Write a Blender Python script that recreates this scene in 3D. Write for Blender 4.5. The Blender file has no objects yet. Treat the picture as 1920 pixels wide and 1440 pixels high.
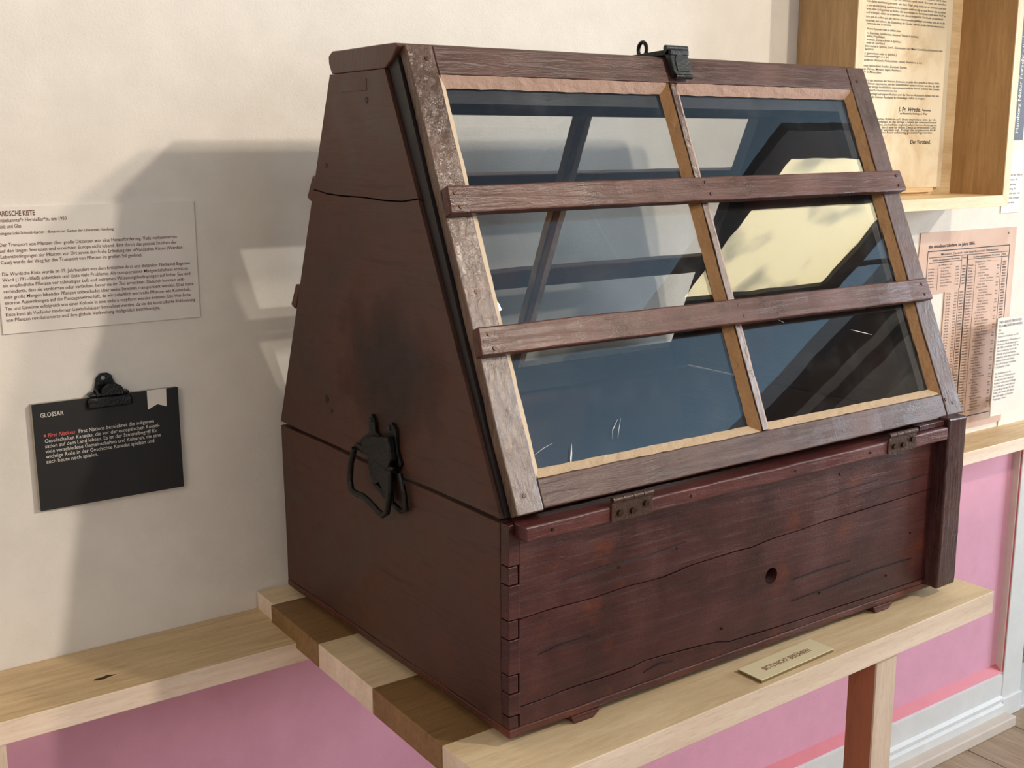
import bpy, bmesh, math, random
from mathutils import Vector, Matrix, noise
random.seed(7)
sc = bpy.context.scene
C = sc.collection

# ------------------------------------------------------------------ camera, sky, sun, lights, exposure
F_PX, CAM = 2177.64, Vector((-0.8275, -1.1654, 0.7823))
YAW, PITCH, ROLL = 0.62131, -0.20431, -0.0030
fw = Vector((math.sin(YAW)*math.cos(PITCH), math.cos(YAW)*math.cos(PITCH), math.sin(PITCH)))
rt = Vector((math.cos(YAW), -math.sin(YAW), 0)); up = rt.cross(fw)
r2 = rt*math.cos(ROLL)+up*math.sin(ROLL); u2 = -rt*math.sin(ROLL)+up*math.cos(ROLL)
cd = bpy.data.cameras.new('camera'); cam = bpy.data.objects.new('camera', cd); C.objects.link(cam)
cd.sensor_width = 36; cd.sensor_fit = 'HORIZONTAL'; cd.lens = 36*F_PX/1920; cd.clip_start = .02
m = Matrix.Identity(4)
for i in range(3):
    m[i][0] = r2[i]; m[i][1] = u2[i]; m[i][2] = -fw[i]; m[i][3] = CAM[i]
cam.matrix_world = m; sc.camera = cam

world = bpy.data.worlds.new('sky'); sc.world = world; world.use_nodes = True
bg = world.node_tree.nodes['Background']
wn = world.node_tree; wt = wn.nodes.new('ShaderNodeTexCoord'); wsx = wn.nodes.new('ShaderNodeSeparateXYZ'); wr = wn.nodes.new('ShaderNodeValToRGB')
wn.links.new(wt.outputs['Generated'], wsx.inputs[0]); wn.links.new(wsx.outputs[2], wr.inputs[0]); wn.links.new(wr.outputs[0], bg.inputs[0])
wr.color_ramp.interpolation = 'B_SPLINE'; we = wr.color_ramp.elements          # bright haze at the horizon, deeper blue above
for p_, c_ in ((.30, (.34, .60, .84, 1)), (.48, (.15, .25, .36, 1)), (.62, (.05, .075, .12, 1))): we.new(p_)
for e_, (p_, c_) in zip(we, ((0, (.52, .70, .82, 1)), (.28, (.38, .62, .85, 1)), (.46, (.17, .26, .34, 1)), (.60, (.04, .055, .08, 1)), (1, (.03, .05, .09, 1)))):
    e_.position = p_; e_.color = c_
bg.inputs[1].default_value = 1.3

sd = bpy.data.lights.new('sun', 'SUN'); sun = bpy.data.objects.new('sun', sd); C.objects.link(sun)
sd.energy = 1.15; sd.color = (1, .885, .76); sd.angle = math.radians(1.8)
sun.rotation_euler = Vector((-.55, 1, -.467)).to_track_quat('-Z', 'Y').to_euler()

def area(name, loc, tgt, size, energy, col):
    d = bpy.data.lights.new(name, 'AREA'); o = bpy.data.objects.new(name, d); C.objects.link(o)
    d.shape = 'RECTANGLE'; d.size, d.size_y = size; d.energy = energy; d.color = col
    o.location = loc; o.rotation_euler = (Vector(tgt)-Vector(loc)).to_track_quat('-Z', 'Y').to_euler()
    return o
area('warm_fill', (-3.2, -2.6, 2.3), (.1, .5, .3), (1.6, 1.2), 36, (1, .87, .80))  # warm fill light added on the left side of the room
area('daylight_window', (6.6, -1.6, 1.1), (2.2, .7, .2), (1.6, 2.0), 270, (.76, .88, 1))
area('track_lamp', (1.86, -2.05, 2.22), (0, .1, .6), (.13, .13), 42, (1, .85, .68))
area('front_fill', (1.2, -6.6, .9), (.9, 0, .3), (2.6, 2.0), 55, (.92, .95, 1))  # soft fill light added before the solid front wall

vs = sc.view_settings
vs.view_transform = 'Standard'; vs.look = 'None'; vs.gamma = 1; vs.use_curve_mapping = False; vs.exposure = 0.0
sc.cycles.max_bounces = 8; sc.cycles.transparent_max_bounces = 24; sc.cycles.caustics_reflective = False
sc.cycles.sample_clamp_indirect = 6

# ------------------------------------------------------------------ materials
def lin(c):
    return tuple(((v/255)/12.92 if v/255 <= .04045 else ((v/255+.055)/1.055)**2.4) for v in c)+(1,)
def N(nt, t, **k):
    n = nt.nodes.new(t)
    for a, b in k.items(): setattr(n, a, b)
    return n
def mat_new(name):
    m = bpy.data.materials.new(name); m.use_nodes = True
    nt = m.node_tree; b = nt.nodes['Principled BSDF']; return m, nt, b
def mapping(nt, scale):
    tc = N(nt, 'ShaderNodeTexCoord'); mp = N(nt, 'ShaderNodeMapping')
    mp.inputs['Scale'].default_value = scale
    nt.links.new(tc.outputs['Object'], mp.inputs[0]); return mp
def noise_n(nt, mp, scale, detail=4, rough=.6, dist=0):
    n = N(nt, 'ShaderNodeTexNoise'); n.inputs['Scale'].default_value = scale
    n.inputs['Detail'].default_value = detail; n.inputs['Roughness'].default_value = rough
    n.inputs['Distortion'].default_value = dist
    nt.links.new(mp.outputs[0], n.inputs['Vector']); return n
def ramp(nt, src, stops):
    r = N(nt, 'ShaderNodeValToRGB'); e = r.color_ramp.elements
    while len(e) < len(stops): e.new(.5)
    for i, (p, c) in enumerate(stops): e[i].position = p; e[i].color = c
    nt.links.new(src, r.inputs[0]); return r
def bump(nt, b, src, strength, dist, prev=None):
    bm_ = N(nt, 'ShaderNodeBump'); bm_.inputs['Strength'].default_value = strength; bm_.inputs['Distance'].default_value = dist
    nt.links.new(src, bm_.inputs['Height'])
    if prev: nt.links.new(prev.outputs[0], bm_.inputs['Normal'])
    nt.links.new(bm_.outputs[0], b.inputs['Normal']); return bm_
def plain(name, col, rough=.6, metal=0, bmp=0, bs=300):
    m, nt, b = mat_new(name)
    b.inputs['Base Color'].default_value = lin(col); b.inputs['Roughness'].default_value = rough; b.inputs['Metallic'].default_value = metal
    mp = mapping(nt, (1, 1, 1)); n = noise_n(nt, mp, 14, 4)
    c = lin(col); r = ramp(nt, n.outputs[0], [(.25, tuple(v*.9 for v in c[:3])+(1,)), (.75, c)])
    nt.links.new(r.outputs[0], b.inputs['Base Color'])
    if bmp:
        n2 = noise_n(nt, mp, bs, 3); bump(nt, b, n2.outputs[0], bmp, .002)
    return m
def axscale(axis, s): return tuple(s if i != axis else s*.09 for i in range(3))
def painted(name, axis, dark, mid, hi, rough=.36, relief=.5, orange=None, spec=.5, slope=0):
    """old glossy maroon paint on weathered board, grain running along axis"""
    m, nt, b = mat_new(name)
    mp = mapping(nt, axscale(axis, 1)); mi = mapping(nt, (1, 1, 1))
    if slope: mp.inputs['Rotation'].default_value = (slope, 0, 0)
    big = noise_n(nt, mi, 7, 5, .6, .4); grain = noise_n(nt, mp, 110, 6, .65, .6)
    r1 = ramp(nt, big.outputs[0], [(.28, lin(dark)), (.52, lin(mid)), (.78, lin(hi))])
    out = r1.outputs[0]
    if orange:
        o = noise_n(nt, mi, 11, 5, .7, .3); ro = ramp(nt, o.outputs[0], [(.58, (0, 0, 0, 1)), (.74, (1, 1, 1, 1))])
        mx = N(nt, 'ShaderNodeMix', data_type='RGBA'); nt.links.new(ro.outputs[0], mx.inputs[0])
        nt.links.new(out, mx.inputs[6]); mx.inputs[7].default_value = lin(orange); out = mx.outputs[2]
    rg = ramp(nt, grain.outputs[0], [(.30, (.45, .45, .45, 1)), (.46, (1, 1, 1, 1))])
    mx = N(nt, 'ShaderNodeMix', data_type='RGBA', blend_type='MULTIPLY'); mx.inputs[0].default_value = .7
    nt.links.new(out, mx.inputs[6]); nt.links.new(rg.outputs[0], mx.inputs[7]); nt.links.new(mx.outputs[2], b.inputs['Base Color'])
    fine = noise_n(nt, mi, 260, 3, .6)
    rr = ramp(nt, big.outputs[0], [(.3, (rough*.75,)*3+(1,)), (.7, (rough*1.35,)*3+(1,))])
    nt.links.new(rr.outputs[0], b.inputs['Roughness'])
    b.inputs['Specular IOR Level'].default_value = spec
    p = bump(nt, b, grain.outputs[0], relief, .0022); bump(nt, b, fine.outputs[0], relief*.45, .0012, p)
    return m
def wood(name, axis, a, c, rough=.55, knots=False):
    m, nt, b = mat_new(name)
    mp = mapping(nt, axscale(axis, 1)); mi = mapping(nt, axscale(axis, 1))
    g = noise_n(nt, mp, 60, 7, .62, 1.2); f = noise_n(nt, mp, 420, 3, .6); big = noise_n(nt, mi, 9, 3, .5, 1.5)
    r1 = ramp(nt, g.outputs[0], [(.3, lin(a)), (.62, lin(c))])
    r2_ = ramp(nt, big.outputs[0], [(.3, (.80, .77, .72, 1)), (.62, (1, 1, 1, 1))])
    r3 = ramp(nt, f.outputs[0], [(.32, (.82, .80, .76, 1)), (.5, (1, 1, 1, 1))])
    x1 = N(nt, 'ShaderNodeMix', data_type='RGBA', blend_type='MULTIPLY'); x1.inputs[0].default_value = 1
    nt.links.new(r1.outputs[0], x1.inputs[6]); nt.links.new(r2_.outputs[0], x1.inputs[7])
    x2 = N(nt, 'ShaderNodeMix', data_type='RGBA', blend_type='MULTIPLY'); x2.inputs[0].default_value = .6
    nt.links.new(x1.outputs[2], x2.inputs[6]); nt.links.new(r3.outputs[0], x2.inputs[7])
    nt.links.new(x2.outputs[2], b.inputs['Base Color']); b.inputs['Roughness'].default_value = rough
    bump(nt, b, f.outputs[0], .15, .0006); return m

M = {}
D_, Mi, H_ = (44, 20, 19), (84, 34, 32), (104, 50, 44)
M['front_x'] = painted('maroon_front_paint', 0, (36, 18, 19), (64, 28, 28), (82, 43, 39), .33, .6, (92, 42, 26))
M['bottom_x'] = painted('worn_rusty_paint', 0, (48, 23, 17), (78, 34, 24), (98, 48, 30), .4, .9, (122, 58, 28))
M['rail_x'] = painted('maroon_rail_paint', 0, (58, 27, 27), (84, 40, 38), (98, 54, 50), .32, .7)
M['post_z'] = painted('glossy_post_paint', 2, (44, 24, 26), (66, 36, 38), (84, 52, 52), .24, 1.0)
M['side_y'] = painted('maroon_side_paint', 1, (52, 30, 21), (72, 42, 31), (82, 50, 38), .5, .25, (76, 38, 18))
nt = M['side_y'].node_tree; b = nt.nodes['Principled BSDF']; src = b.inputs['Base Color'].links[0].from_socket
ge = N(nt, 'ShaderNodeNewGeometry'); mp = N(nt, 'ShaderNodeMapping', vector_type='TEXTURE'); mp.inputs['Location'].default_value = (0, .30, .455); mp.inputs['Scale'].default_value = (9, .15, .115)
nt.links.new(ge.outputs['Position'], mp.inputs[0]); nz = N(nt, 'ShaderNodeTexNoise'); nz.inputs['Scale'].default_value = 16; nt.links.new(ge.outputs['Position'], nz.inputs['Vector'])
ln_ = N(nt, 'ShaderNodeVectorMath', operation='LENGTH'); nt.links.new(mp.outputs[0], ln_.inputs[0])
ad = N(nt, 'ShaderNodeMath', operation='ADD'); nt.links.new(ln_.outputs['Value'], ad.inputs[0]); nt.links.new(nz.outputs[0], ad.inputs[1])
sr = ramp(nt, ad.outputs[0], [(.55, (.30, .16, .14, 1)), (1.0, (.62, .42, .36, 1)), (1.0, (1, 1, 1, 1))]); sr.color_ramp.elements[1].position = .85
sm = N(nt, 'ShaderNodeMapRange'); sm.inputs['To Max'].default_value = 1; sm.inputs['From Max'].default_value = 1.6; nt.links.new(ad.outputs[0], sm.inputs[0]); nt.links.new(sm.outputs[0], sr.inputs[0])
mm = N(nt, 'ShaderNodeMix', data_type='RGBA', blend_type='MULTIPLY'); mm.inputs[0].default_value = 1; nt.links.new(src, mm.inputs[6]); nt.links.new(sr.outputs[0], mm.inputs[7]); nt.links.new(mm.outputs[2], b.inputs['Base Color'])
M['side_z'] = painted('maroon_edge_paint', 2, (54, 31, 23), (76, 44, 33), (88, 54, 42), .46, .3)
M['sash_x'] = painted('brown_sash_paint', 0, (56, 34, 28), (78, 48, 40), (94, 62, 52), .34, .55, spec=.4)
M['sash_z'] = painted('brown_stile_paint', 2, (62, 40, 28), (86, 58, 42), (104, 74, 54), .27, .75, spec=.8, slope=-.405)  # base warmed to put gold sun sparkle into the stile colour
M['stile_right'] = painted('brown_right_stile_paint', 2, (62, 44, 38), (88, 62, 54), (104, 76, 66), .4, .6, spec=.3, slope=-.405)
M['slat_x'] = painted('brown_slat_paint', 0, (58, 32, 25), (84, 46, 36), (98, 58, 46), .30, .5, spec=.38)
M['inner'] = painted('dark_interior_paint_gap_shade', 0, (16, 12, 14), (27, 20, 22), (38, 28, 29), .55, .3)  # near black, so it also paints the shade in the lid gap
M['putty'] = plain('pale_window_putty', (200, 176, 146), .7, 0, .5, 180)
M['putty_pink'] = plain('pinkish_putty', (176, 146, 130), .7, 0, .6, 160)
M['ochre'] = plain('ochre_aged_putty', (142, 104, 62), .6, 0, .6, 140)
M['iron'] = plain('black_iron', (13, 12, 13), .38, .3, .6, 200)
M['iron_grey'] = plain('dark_grey_iron', (52, 56, 58), .36, .5, .4, 200)
M['rust'] = plain('brown_painted_hinge', (74, 54, 46), .34, .3, .7, 160)
M['screw'] = plain('rusty_screw_head', (66, 48, 36), .35, .6, .3, 300)
M['wood_light'] = wood('pale_maple', 0, (226, 200, 158), (240, 218, 180))
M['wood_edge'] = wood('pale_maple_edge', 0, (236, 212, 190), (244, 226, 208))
M['wood_ledge'] = wood('pale_ledge_wood', 0, (198, 168, 124), (222, 196, 154))
M['wood_brown'] = wood('brown_walnut', 0, (126, 94, 56), (150, 116, 74))
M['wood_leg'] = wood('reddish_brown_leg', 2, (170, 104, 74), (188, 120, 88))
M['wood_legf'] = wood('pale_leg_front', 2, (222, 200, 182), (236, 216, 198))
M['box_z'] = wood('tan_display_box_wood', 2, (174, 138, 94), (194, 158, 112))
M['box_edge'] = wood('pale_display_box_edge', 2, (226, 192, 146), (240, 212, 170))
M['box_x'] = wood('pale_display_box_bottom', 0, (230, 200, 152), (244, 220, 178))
M['floorwood'] = wood('beige_floor_board', 1, (150, 128, 106), (178, 158, 134), .5)
M['wall'] = plain('white_plaster', (232, 226, 216), .85, 0, .35, 260)
M['white'] = plain('white_gloss_paint', (226, 228, 228), .45, 0, .15, 60)
M['pink'] = plain('pink_panel_paint', (230, 168, 194), .5, 0, .15, 200)
M['red'] = plain('coral_red_reveal_paint', (214, 112, 124), .5, 0, .15, 200)
M['ceil'] = plain('white_ceiling', (200, 202, 204), .8)
M['darkframe'] = plain('dark_beam', (40, 38, 38), .6)
M['card_white'] = plain('white_card', (232, 226, 216), .6)
M['card_side'] = plain('grey_board_edge', (176, 168, 154), .7)
M['card_black'] = plain('black_card', (17, 16, 16), .55)
M['ink_red'] = plain('dark_plum_print', (104, 36, 44), .6)
M['ink_white'] = plain('white_print', (226, 220, 210), .6)
M['ink_coral'] = plain('coral_print', (214, 96, 92), .6)
M['ink_black'] = plain('black_print', (38, 30, 28), .7)
M['ink_grey'] = plain('grey_print', (120, 118, 122), .7)
M['sign'] = plain('pale_board', (240, 228, 188), .6)
M['sign_side'] = plain('corrugated_board_edge', (128, 108, 66), .8, 0, .8, 400)
M['ink_brown'] = plain('reddish_brown_print', (132, 78, 62), .7)
# aged paper
def paper(name, a, c, st):
    m, nt, b = mat_new(name); mi = mapping(nt, (1, 1, 1))
    n = noise_n(nt, mi, 6, 5, .6, .8); r = ramp(nt, n.outputs[0], [(.3, lin(st)), (.5, lin(a)), (.7, lin(c))])
    nt.links.new(r.outputs[0], b.inputs['Base Color']); b.inputs['Roughness'].default_value = .8; return m
M['paper'] = paper('aged_cream_paper', (236, 222, 192), (240, 230, 206), (214, 188, 150))
M['paper_pink'] = paper('aged_pinkish_paper', (210, 180, 162), (218, 190, 174), (200, 166, 148))
m, nt, b = mat_new('window_glass'); nt.nodes.remove(b)
out = nt.nodes['Material Output']; tr = N(nt, 'ShaderNodeBsdfTransparent'); tr.inputs[0].default_value = (.96, .975, .985, 1)
gl = N(nt, 'ShaderNodeBsdfGlossy'); gl.inputs['Roughness'].default_value = .004; gl.inputs[0].default_value = (1, 1, 1, 1)
fr = N(nt, 'ShaderNodeFresnel'); ge = N(nt, 'ShaderNodeNewGeometry'); io = N(nt, 'ShaderNodeMix')
io.inputs[2].default_value = 1.75; io.inputs[3].default_value = 1/1.75; nt.links.new(ge.outputs['Backfacing'], io.inputs[0]); nt.links.new(io.outputs[0], fr.inputs[0]); mx = N(nt, 'ShaderNodeMixShader')
df = N(nt, 'ShaderNodeBsdfDiffuse'); df.inputs[0].default_value = (.75, .78, .8, 1); mx2 = N(nt, 'ShaderNodeMixShader')
mi = mapping(nt, (1, 1, 1)); dn = noise_n(nt, mi, 9, 6, .7); dr = ramp(nt, dn.outputs[0], [(.5, (.004,)*3+(1,)), (.85, (.03,)*3+(1,))])
wv = noise_n(nt, mi, 5, 2, .5); bp = N(nt, 'ShaderNodeBump'); bp.inputs['Strength'].default_value = .03; bp.inputs['Distance'].default_value = .01
nt.links.new(wv.outputs[0], bp.inputs['Height']); nt.links.new(bp.outputs[0], gl.inputs['Normal'])
nt.links.new(fr.outputs[0], mx.inputs[0]); nt.links.new(tr.outputs[0], mx.inputs[1]); nt.links.new(gl.outputs[0], mx.inputs[2])
nt.links.new(dr.outputs[0], mx2.inputs[0]); nt.links.new(mx.outputs[0], mx2.inputs[1]); nt.links.new(df.outputs[0], mx2.inputs[2])
nt.links.new(mx2.outputs[0], out.inputs[0]); M['glass'] = m
m, nt, b = mat_new('glow_panel_face'); b.inputs['Base Color'].default_value = (.8, .8, .7, 1)  # emission of the added overhead panel, for its reflection
b.inputs['Emission Color'].default_value = (1, .83, .46, 1); b.inputs['Emission Strength'].default_value = 4.2; mi = mapping(nt, (1, 1, 1)); n = noise_n(nt, mi, 2.6, 2, .4); r = ramp(nt, n.outputs[0], [(.33, (.42, .36, .22, 1)), (.47, (1, .83, .46, 1))])
nt.links.new(r.outputs[0], b.inputs['Emission Color']); M['added_glow'] = m

# ------------------------------------------------------------------ mesh helpers
class MB:
    def __init__(s): s.v = []; s.f = []
    def add(s, v, f):
        k = len(s.v); s.v += [Vector(p) for p in v]; s.f += [tuple(i+k for i in q) for q in f]; return s
    def box(s, x0, x1, y0, y1, z0, z1, fn=None):
        v = [(x, y, z) for z in (z0, z1) for y in (y0, y1) for x in (x0, x1)]
        if fn: v = [fn(*p) for p in v]
        return s.add(v, [(0, 2, 3, 1), (4, 5, 7, 6), (0, 1, 5, 4), (2, 6, 7, 3), (0, 4, 6, 2), (1, 3, 7, 5)])
    def prism(s, poly, d0, d1, fn):
        n = len(poly); v = [fn(p[0], p[1], d0) for p in poly]+[fn(p[0], p[1], d1) for p in poly]
        return s.add(v, [tuple(range(n)), tuple(range(2*n-1, n-1, -1))]+[(i, i+n, (i+1) % n+n, (i+1) % n) for i in range(n)])
    def tube(s, pts, r, seg=8, closed=False):
        pts = [Vector(p) for p in pts]; n = len(pts); rings = []
        for i, p in enumerate(pts):
            a = pts[(i-1) % n] if closed or i > 0 else p; b_ = pts[(i+1) % n] if closed or i < n-1 else p
            t = (b_-a).normalized(); ref = Vector((1, 0, 0)) if abs(t.x) < .9 else Vector((0, 0, 1))
            u = t.cross(ref).normalized(); w = t.cross(u)
            rings.append([p+u*math.cos(2*math.pi*k/seg)*r+w*math.sin(2*math.pi*k/seg)*r for k in range(seg)])
        v = [q for g in rings for q in g]; f = []
        for i in range(n if closed else n-1):
            j = (i+1) % n
            for k in range(seg): f.append((i*seg+k, i*seg+(k+1) % seg, j*seg+(k+1) % seg, j*seg+k))
        if not closed: f += [tuple(range(seg))[::-1], tuple((n-1)*seg+k for k in range(seg))]
        return s.add(v, f)
    def cyl(s, a, b_, r, seg=16): return s.tube([a, b_], r, seg)
WP = {}
def obj(name, mb, mat, parent=None, bev=0, rough=0, freq=14, cut=0, smooth=False, label=None):
    me = bpy.data.meshes.new(name)
    c = sum(mb.v, Vector())/len(mb.v)
    me.from_pydata([p-c for p in mb.v], [], mb.f); me.update()
    bm = bmesh.new(); bm.from_mesh(me); bmesh.ops.recalc_face_normals(bm, faces=bm.faces)
    if bev:
        ed = [e for e in bm.edges if len(e.link_faces) == 2 and e.calc_face_angle(0) > .5]
        bmesh.ops.bevel(bm, geom=ed, offset=bev, segments=2, profile=.5, affect='EDGES', clamp_overlap=True)
    if cut:
        for ax in range(3):
            lo = min(v.co[ax] for v in bm.verts); hi = max(v.co[ax] for v in bm.verts); k = int((hi-lo)/cut)
            if k < 1: continue
            for i in range(1, k+1):
                co = Vector(); co[ax] = lo+(hi-lo)*i/(k+1); no = Vector(); no[ax] = 1
                bmesh.ops.bisect_plane(bm, geom=bm.verts[:]+bm.edges[:]+bm.faces[:], plane_co=co, plane_no=no)
    if rough:
        for v in bm.verts:
            q = (v.co+c)*freq; v.co += Vector(noise.noise_vector(q))*rough
    for f in bm.faces: f.smooth = smooth
    bm.to_mesh(me); bm.free()
    if smooth:
        try: me.set_sharp_from_angle(angle=math.radians(40))
        except Exception: pass
    for mt in (mat if isinstance(mat, (list, tuple)) else [mat]): me.materials.append(mt)
    o = bpy.data.objects.new(name, me); C.objects.link(o)
    pw = WP[parent.name] if parent else Vector()
    o.location = c-pw
    if parent: o.parent = parent
    WP[o.name] = c
    if label: o['label'] = label
    return o
def copy_part(o, dworld, parent=None):
    n = o.copy(); C.objects.link(n); p = parent or o.parent
    n.parent = p; w = WP[o.name]+Vector(dworld); n.location = w-(WP[p.name] if p else Vector()); WP[n.name] = w; return n
def thing(name, loc, label, cat, group=None):
    o = bpy.data.objects.new(name, None); C.objects.link(o); o.location = loc; WP[o.name] = Vector(loc); o.empty_display_size = .05
    o['label'] = label; o['category'] = cat
    if group: o['group'] = group
    return o
def struct(name, mb, mat, parent=None, **k):
    o = obj(name, mb, mat, parent, **k); o['kind'] = 'structure'; return o
XZ = lambda y0: (lambda a, b, d: (a, y0+d, b))       # polygon in the x-z plane
YZ = lambda x0: (lambda a, b, d: (x0+d, a, b))       # polygon in the y-z plane

def text_part(lines, place, mat, parent, name='lettering', thick=.0002, bold=0.0):
    """lines: (string, x, baseline, width or None, size); place(x, y, h) -> world"""
    mb = MB()
    for ln in lines:
        s, x, y, w, size = ln[:5]; shear = ln[5] if len(ln) > 5 else 0; bo = ln[6] if len(ln) > 6 else bold
        cu = bpy.data.curves.new('t', 'FONT'); cu.body = s; cu.size = 1; cu.resolution_u = 2; cu.offset = bo
        to = bpy.data.objects.new('t', cu); C.objects.link(to)
        bpy.context.view_layer.update()
        me = to.to_mesh()
        if len(me.vertices):
            mx_ = max(v.co.x for v in me.vertices); k = (w/mx_) if w else size
            mb.add([place(x+(v.co.x+shear*v.co.y*size/k)*k, y+v.co.y*size, thick) for v in me.vertices], [tuple(p.vertices) for p in me.polygons])
        to.to_mesh_clear(); bpy.data.objects.remove(to); bpy.data.curves.remove(cu)
    return obj(name, mb, mat, parent)

# ------------------------------------------------------------------ the room
WY = .725; FZ = -1.035; CZ = 2.9
wb = MB()
wb.box(-4, 2.55, WY, WY+.16, -.082, CZ)                       # upper wall
wb.box(-4, -1.2, WY, WY+.16, FZ, -.082); wb.box(2.44, 2.55, WY, WY+.16, FZ, -.082)
wb.box(-1.2, 2.44, WY, WY+.16, FZ, -.872); wb.box(-1.2, 2.44, WY+.08, WY+.16, -.872, -.082)
wb.box(3.5, 8, WY, WY+.16, FZ, CZ); wb.box(2.55, 3.5, WY, WY+.16, 1.3, CZ)
struct('wall_back', wb, M['wall'])
struct('wall_left', MB().box(-4.15, -4, -7, WY+.16, FZ, CZ), M['wall'])
struct('wall_right', MB().box(8, 8.15, -7, WY+.16, FZ, CZ), M['wall'])
struct('wall_front', MB().box(-4.15, 8.15, -7.15, -7, FZ, CZ), M['wall'])
struct('wall_far', MB().box(1.5, 6, 2.6, 2.7, FZ, 1.5).box(1.5, 6, WY+.16, 2.7, 1.4, 1.5).box(1.4, 1.5, WY+.16, 2.7, FZ, 1.5).box(6, 6.1, WY+.16, 2.7, FZ, 1.5), M['wood_brown'])
# ceiling with a rooflight opening
cb = MB(); X0, X1, Y0, Y1 = 1.0, 6.25, -6.2, -.6
cb.box(-4.15, X0, -7.15, WY+.16, CZ, CZ+.12); cb.box(X1, 8.15, -7.15, WY+.16, CZ, CZ+.12)
cb.box(X0, X1, -7.15, Y0, CZ, CZ+.12); cb.box(X0, X1, Y1, WY+.16, CZ, CZ+.12)
struct('ceiling', cb, M['ceil'])
struct('trim_1', MB().box(X1, X1+.38, Y0, Y1, CZ-.06, CZ-.001), M['darkframe'], label='dark beam along the edge of the rooflight')
struct('trim_2', MB().box(X1+.75, X1+.9, Y0, Y1, CZ-.06, CZ-.001), M['darkframe'])
# pink recessed panel and its coral reveals
struct('trim_3', MB().box(-1.2, 2.4405, WY+.021, WY+.0799, -.853, -.082), M['pink'], label='pink painted panel set into the wall under the ledge')
rv = MB().prism([(2.4405, WY+.06), (2.4405, WY+.0209), (2.446, WY-.004), (2.446, WY+.06)], -.872, -.082, lambda a, b, d: (a, b, d))
rv.prism([(WY+.06, -.853), (WY+.0209, -.853), (WY-.004, -.8735), (WY+.06, -.8735)], -1.2, 2.44, YZ(0))
struct('trim_4', rv, M['red'], label='coral red bevelled border of the pink panel')
sk = MB(); sk.prism([(WY, -.873), (WY-.012, -.876), (WY-.012, -.945), (WY-.022, -.952), (WY-.022, -.962), (WY-.014, -.966), (WY-.026, -.974), (WY-.026, -1.0), (WY, -1.0)], -1.2, 2.43, YZ(0))
struct('baseboard_back', sk, M['white'])
struct('trim_5', MB().box(-1.2, 2.445, WY-.062, WY, FZ, -1.0), plain('beige_worn_skirting', (214, 202, 190), .6, 0, .3, 60), bev=.004, label='beige worn wooden strip at the foot of the baseboard')
struct('trim_6', MB().box(2.4465, 2.552, WY-.006, WY-.0005, FZ+.006, -.083).box(2.446, 2.556, WY-.012, WY+.16, FZ+.001, FZ+.07), M['white'], bev=.003, label='white door casing at the right end of the wall')
# floor of boards
fl = struct('floor', MB().box(-4.15, 8.15, -7.15, 2.75, FZ-.08, FZ-.006), plain('dark_subfloor', (70, 58, 48), .9))
k = 0; proto = None
for i in range(44):
    x = -3.42+i*.255
    if -.6 < x < 4.6:
        for (a, b_) in ((-1.6, .20), (.203, 2.7)):
            k += 1; obj('floor_board', MB().box(x, x+.251, a, b_, FZ-.006, FZ), M['floorwood'], fl, bev=.001)
obj('floor_boards', MB().box(-4.1, -.363, -7, .7, FZ-.006, FZ).box(-.363, 4.739, -7, -1.603, FZ-.006, FZ).box(4.739, 8, -7, .7, FZ-.006, FZ), M['floorwood'], fl)['kind'] = 'stuff'
struct('trim_7', MB().box(2.56, 3.5, WY-.01, WY+.17, FZ, FZ+.012), M['white'], bev=.003, label='pale threshold in the doorway')

# glowing panel added overhead to give the cream reflection in the glass
cl = thing('added_glow_panel', (4.8, -2.45, CZ-.02), 'added unseen glowing cream panel in a dark frame at the rooflight', 'added_glow')
fm = MB()
for (a, b_, c_, d_) in ((3.90, 4.1, -3.2, -1.65), (5.42, 5.6, -3.2, -1.65), (4.1, 5.42, -1.86, -1.65), (4.1, 5.42, -3.2, -3.04)): fm.box(a, b_, c_, d_, CZ-.06, CZ)
obj('frame', fm, M['darkframe'], cl); obj('glow_face', MB().box(4.1, 5.42, -3.04, -1.86, CZ-.03, CZ-.02), M['added_glow'], cl)
for y in (-2.9, -2.0): obj('bracket', MB().box(5.59, 6.26, y, y+.03, CZ-.03, CZ-.01), M['darkframe'], cl)

# ------------------------------------------------------------------ display table and ledges
TZ = -.013
tb = thing('display_table', (.48, .3, FZ), 'display table of alternating pale and brown planks under the maroon glazed case', 'table')
def xl(y): return -.070+(y-.058)*.028
def yf(x): return -.091+x*.028
seams = [.722, .648, .452, .262, .058]
for i in range(4):
    a, b_ = seams[i+1], seams[i]; dx = .004 if i == 0 else 0
    pl = [(xl(a)+dx, a+.0006), (1.034, a+.0006), (1.034, b_-.0006), (xl(b_)+dx, b_-.0006)]
    obj('plank', MB().prism(pl, TZ-.042, TZ, lambda p, q, d: (p, q, d)), M['wood_light'] if i % 2 == 0 else M['wood_brown'], tb, bev=.0012,
        label='pale plank' if i % 2 == 0 else 'brown plank')
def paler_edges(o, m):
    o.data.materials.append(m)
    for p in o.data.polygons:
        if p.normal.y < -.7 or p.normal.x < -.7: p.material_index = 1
pl = [(xl(.058), yf(-.07)), (1.034, yf(1.034)), (1.034, .0574), (xl(.058), .0574)]
obj('plank', MB().prism(pl, TZ-.042, TZ, lambda p, q, d: (p, q, d)), M['wood_light'], tb, bev=.0012, label='pale plank')
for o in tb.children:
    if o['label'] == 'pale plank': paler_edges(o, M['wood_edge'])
def leg(x, y):
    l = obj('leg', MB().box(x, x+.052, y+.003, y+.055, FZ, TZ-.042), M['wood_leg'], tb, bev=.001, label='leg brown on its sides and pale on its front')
    obj('front_board', MB().box(x, x+.052, y-.001, y+.0028, FZ, TZ-.042), M['wood_legf'], l, bev=.0005, label='pale front face')
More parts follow.
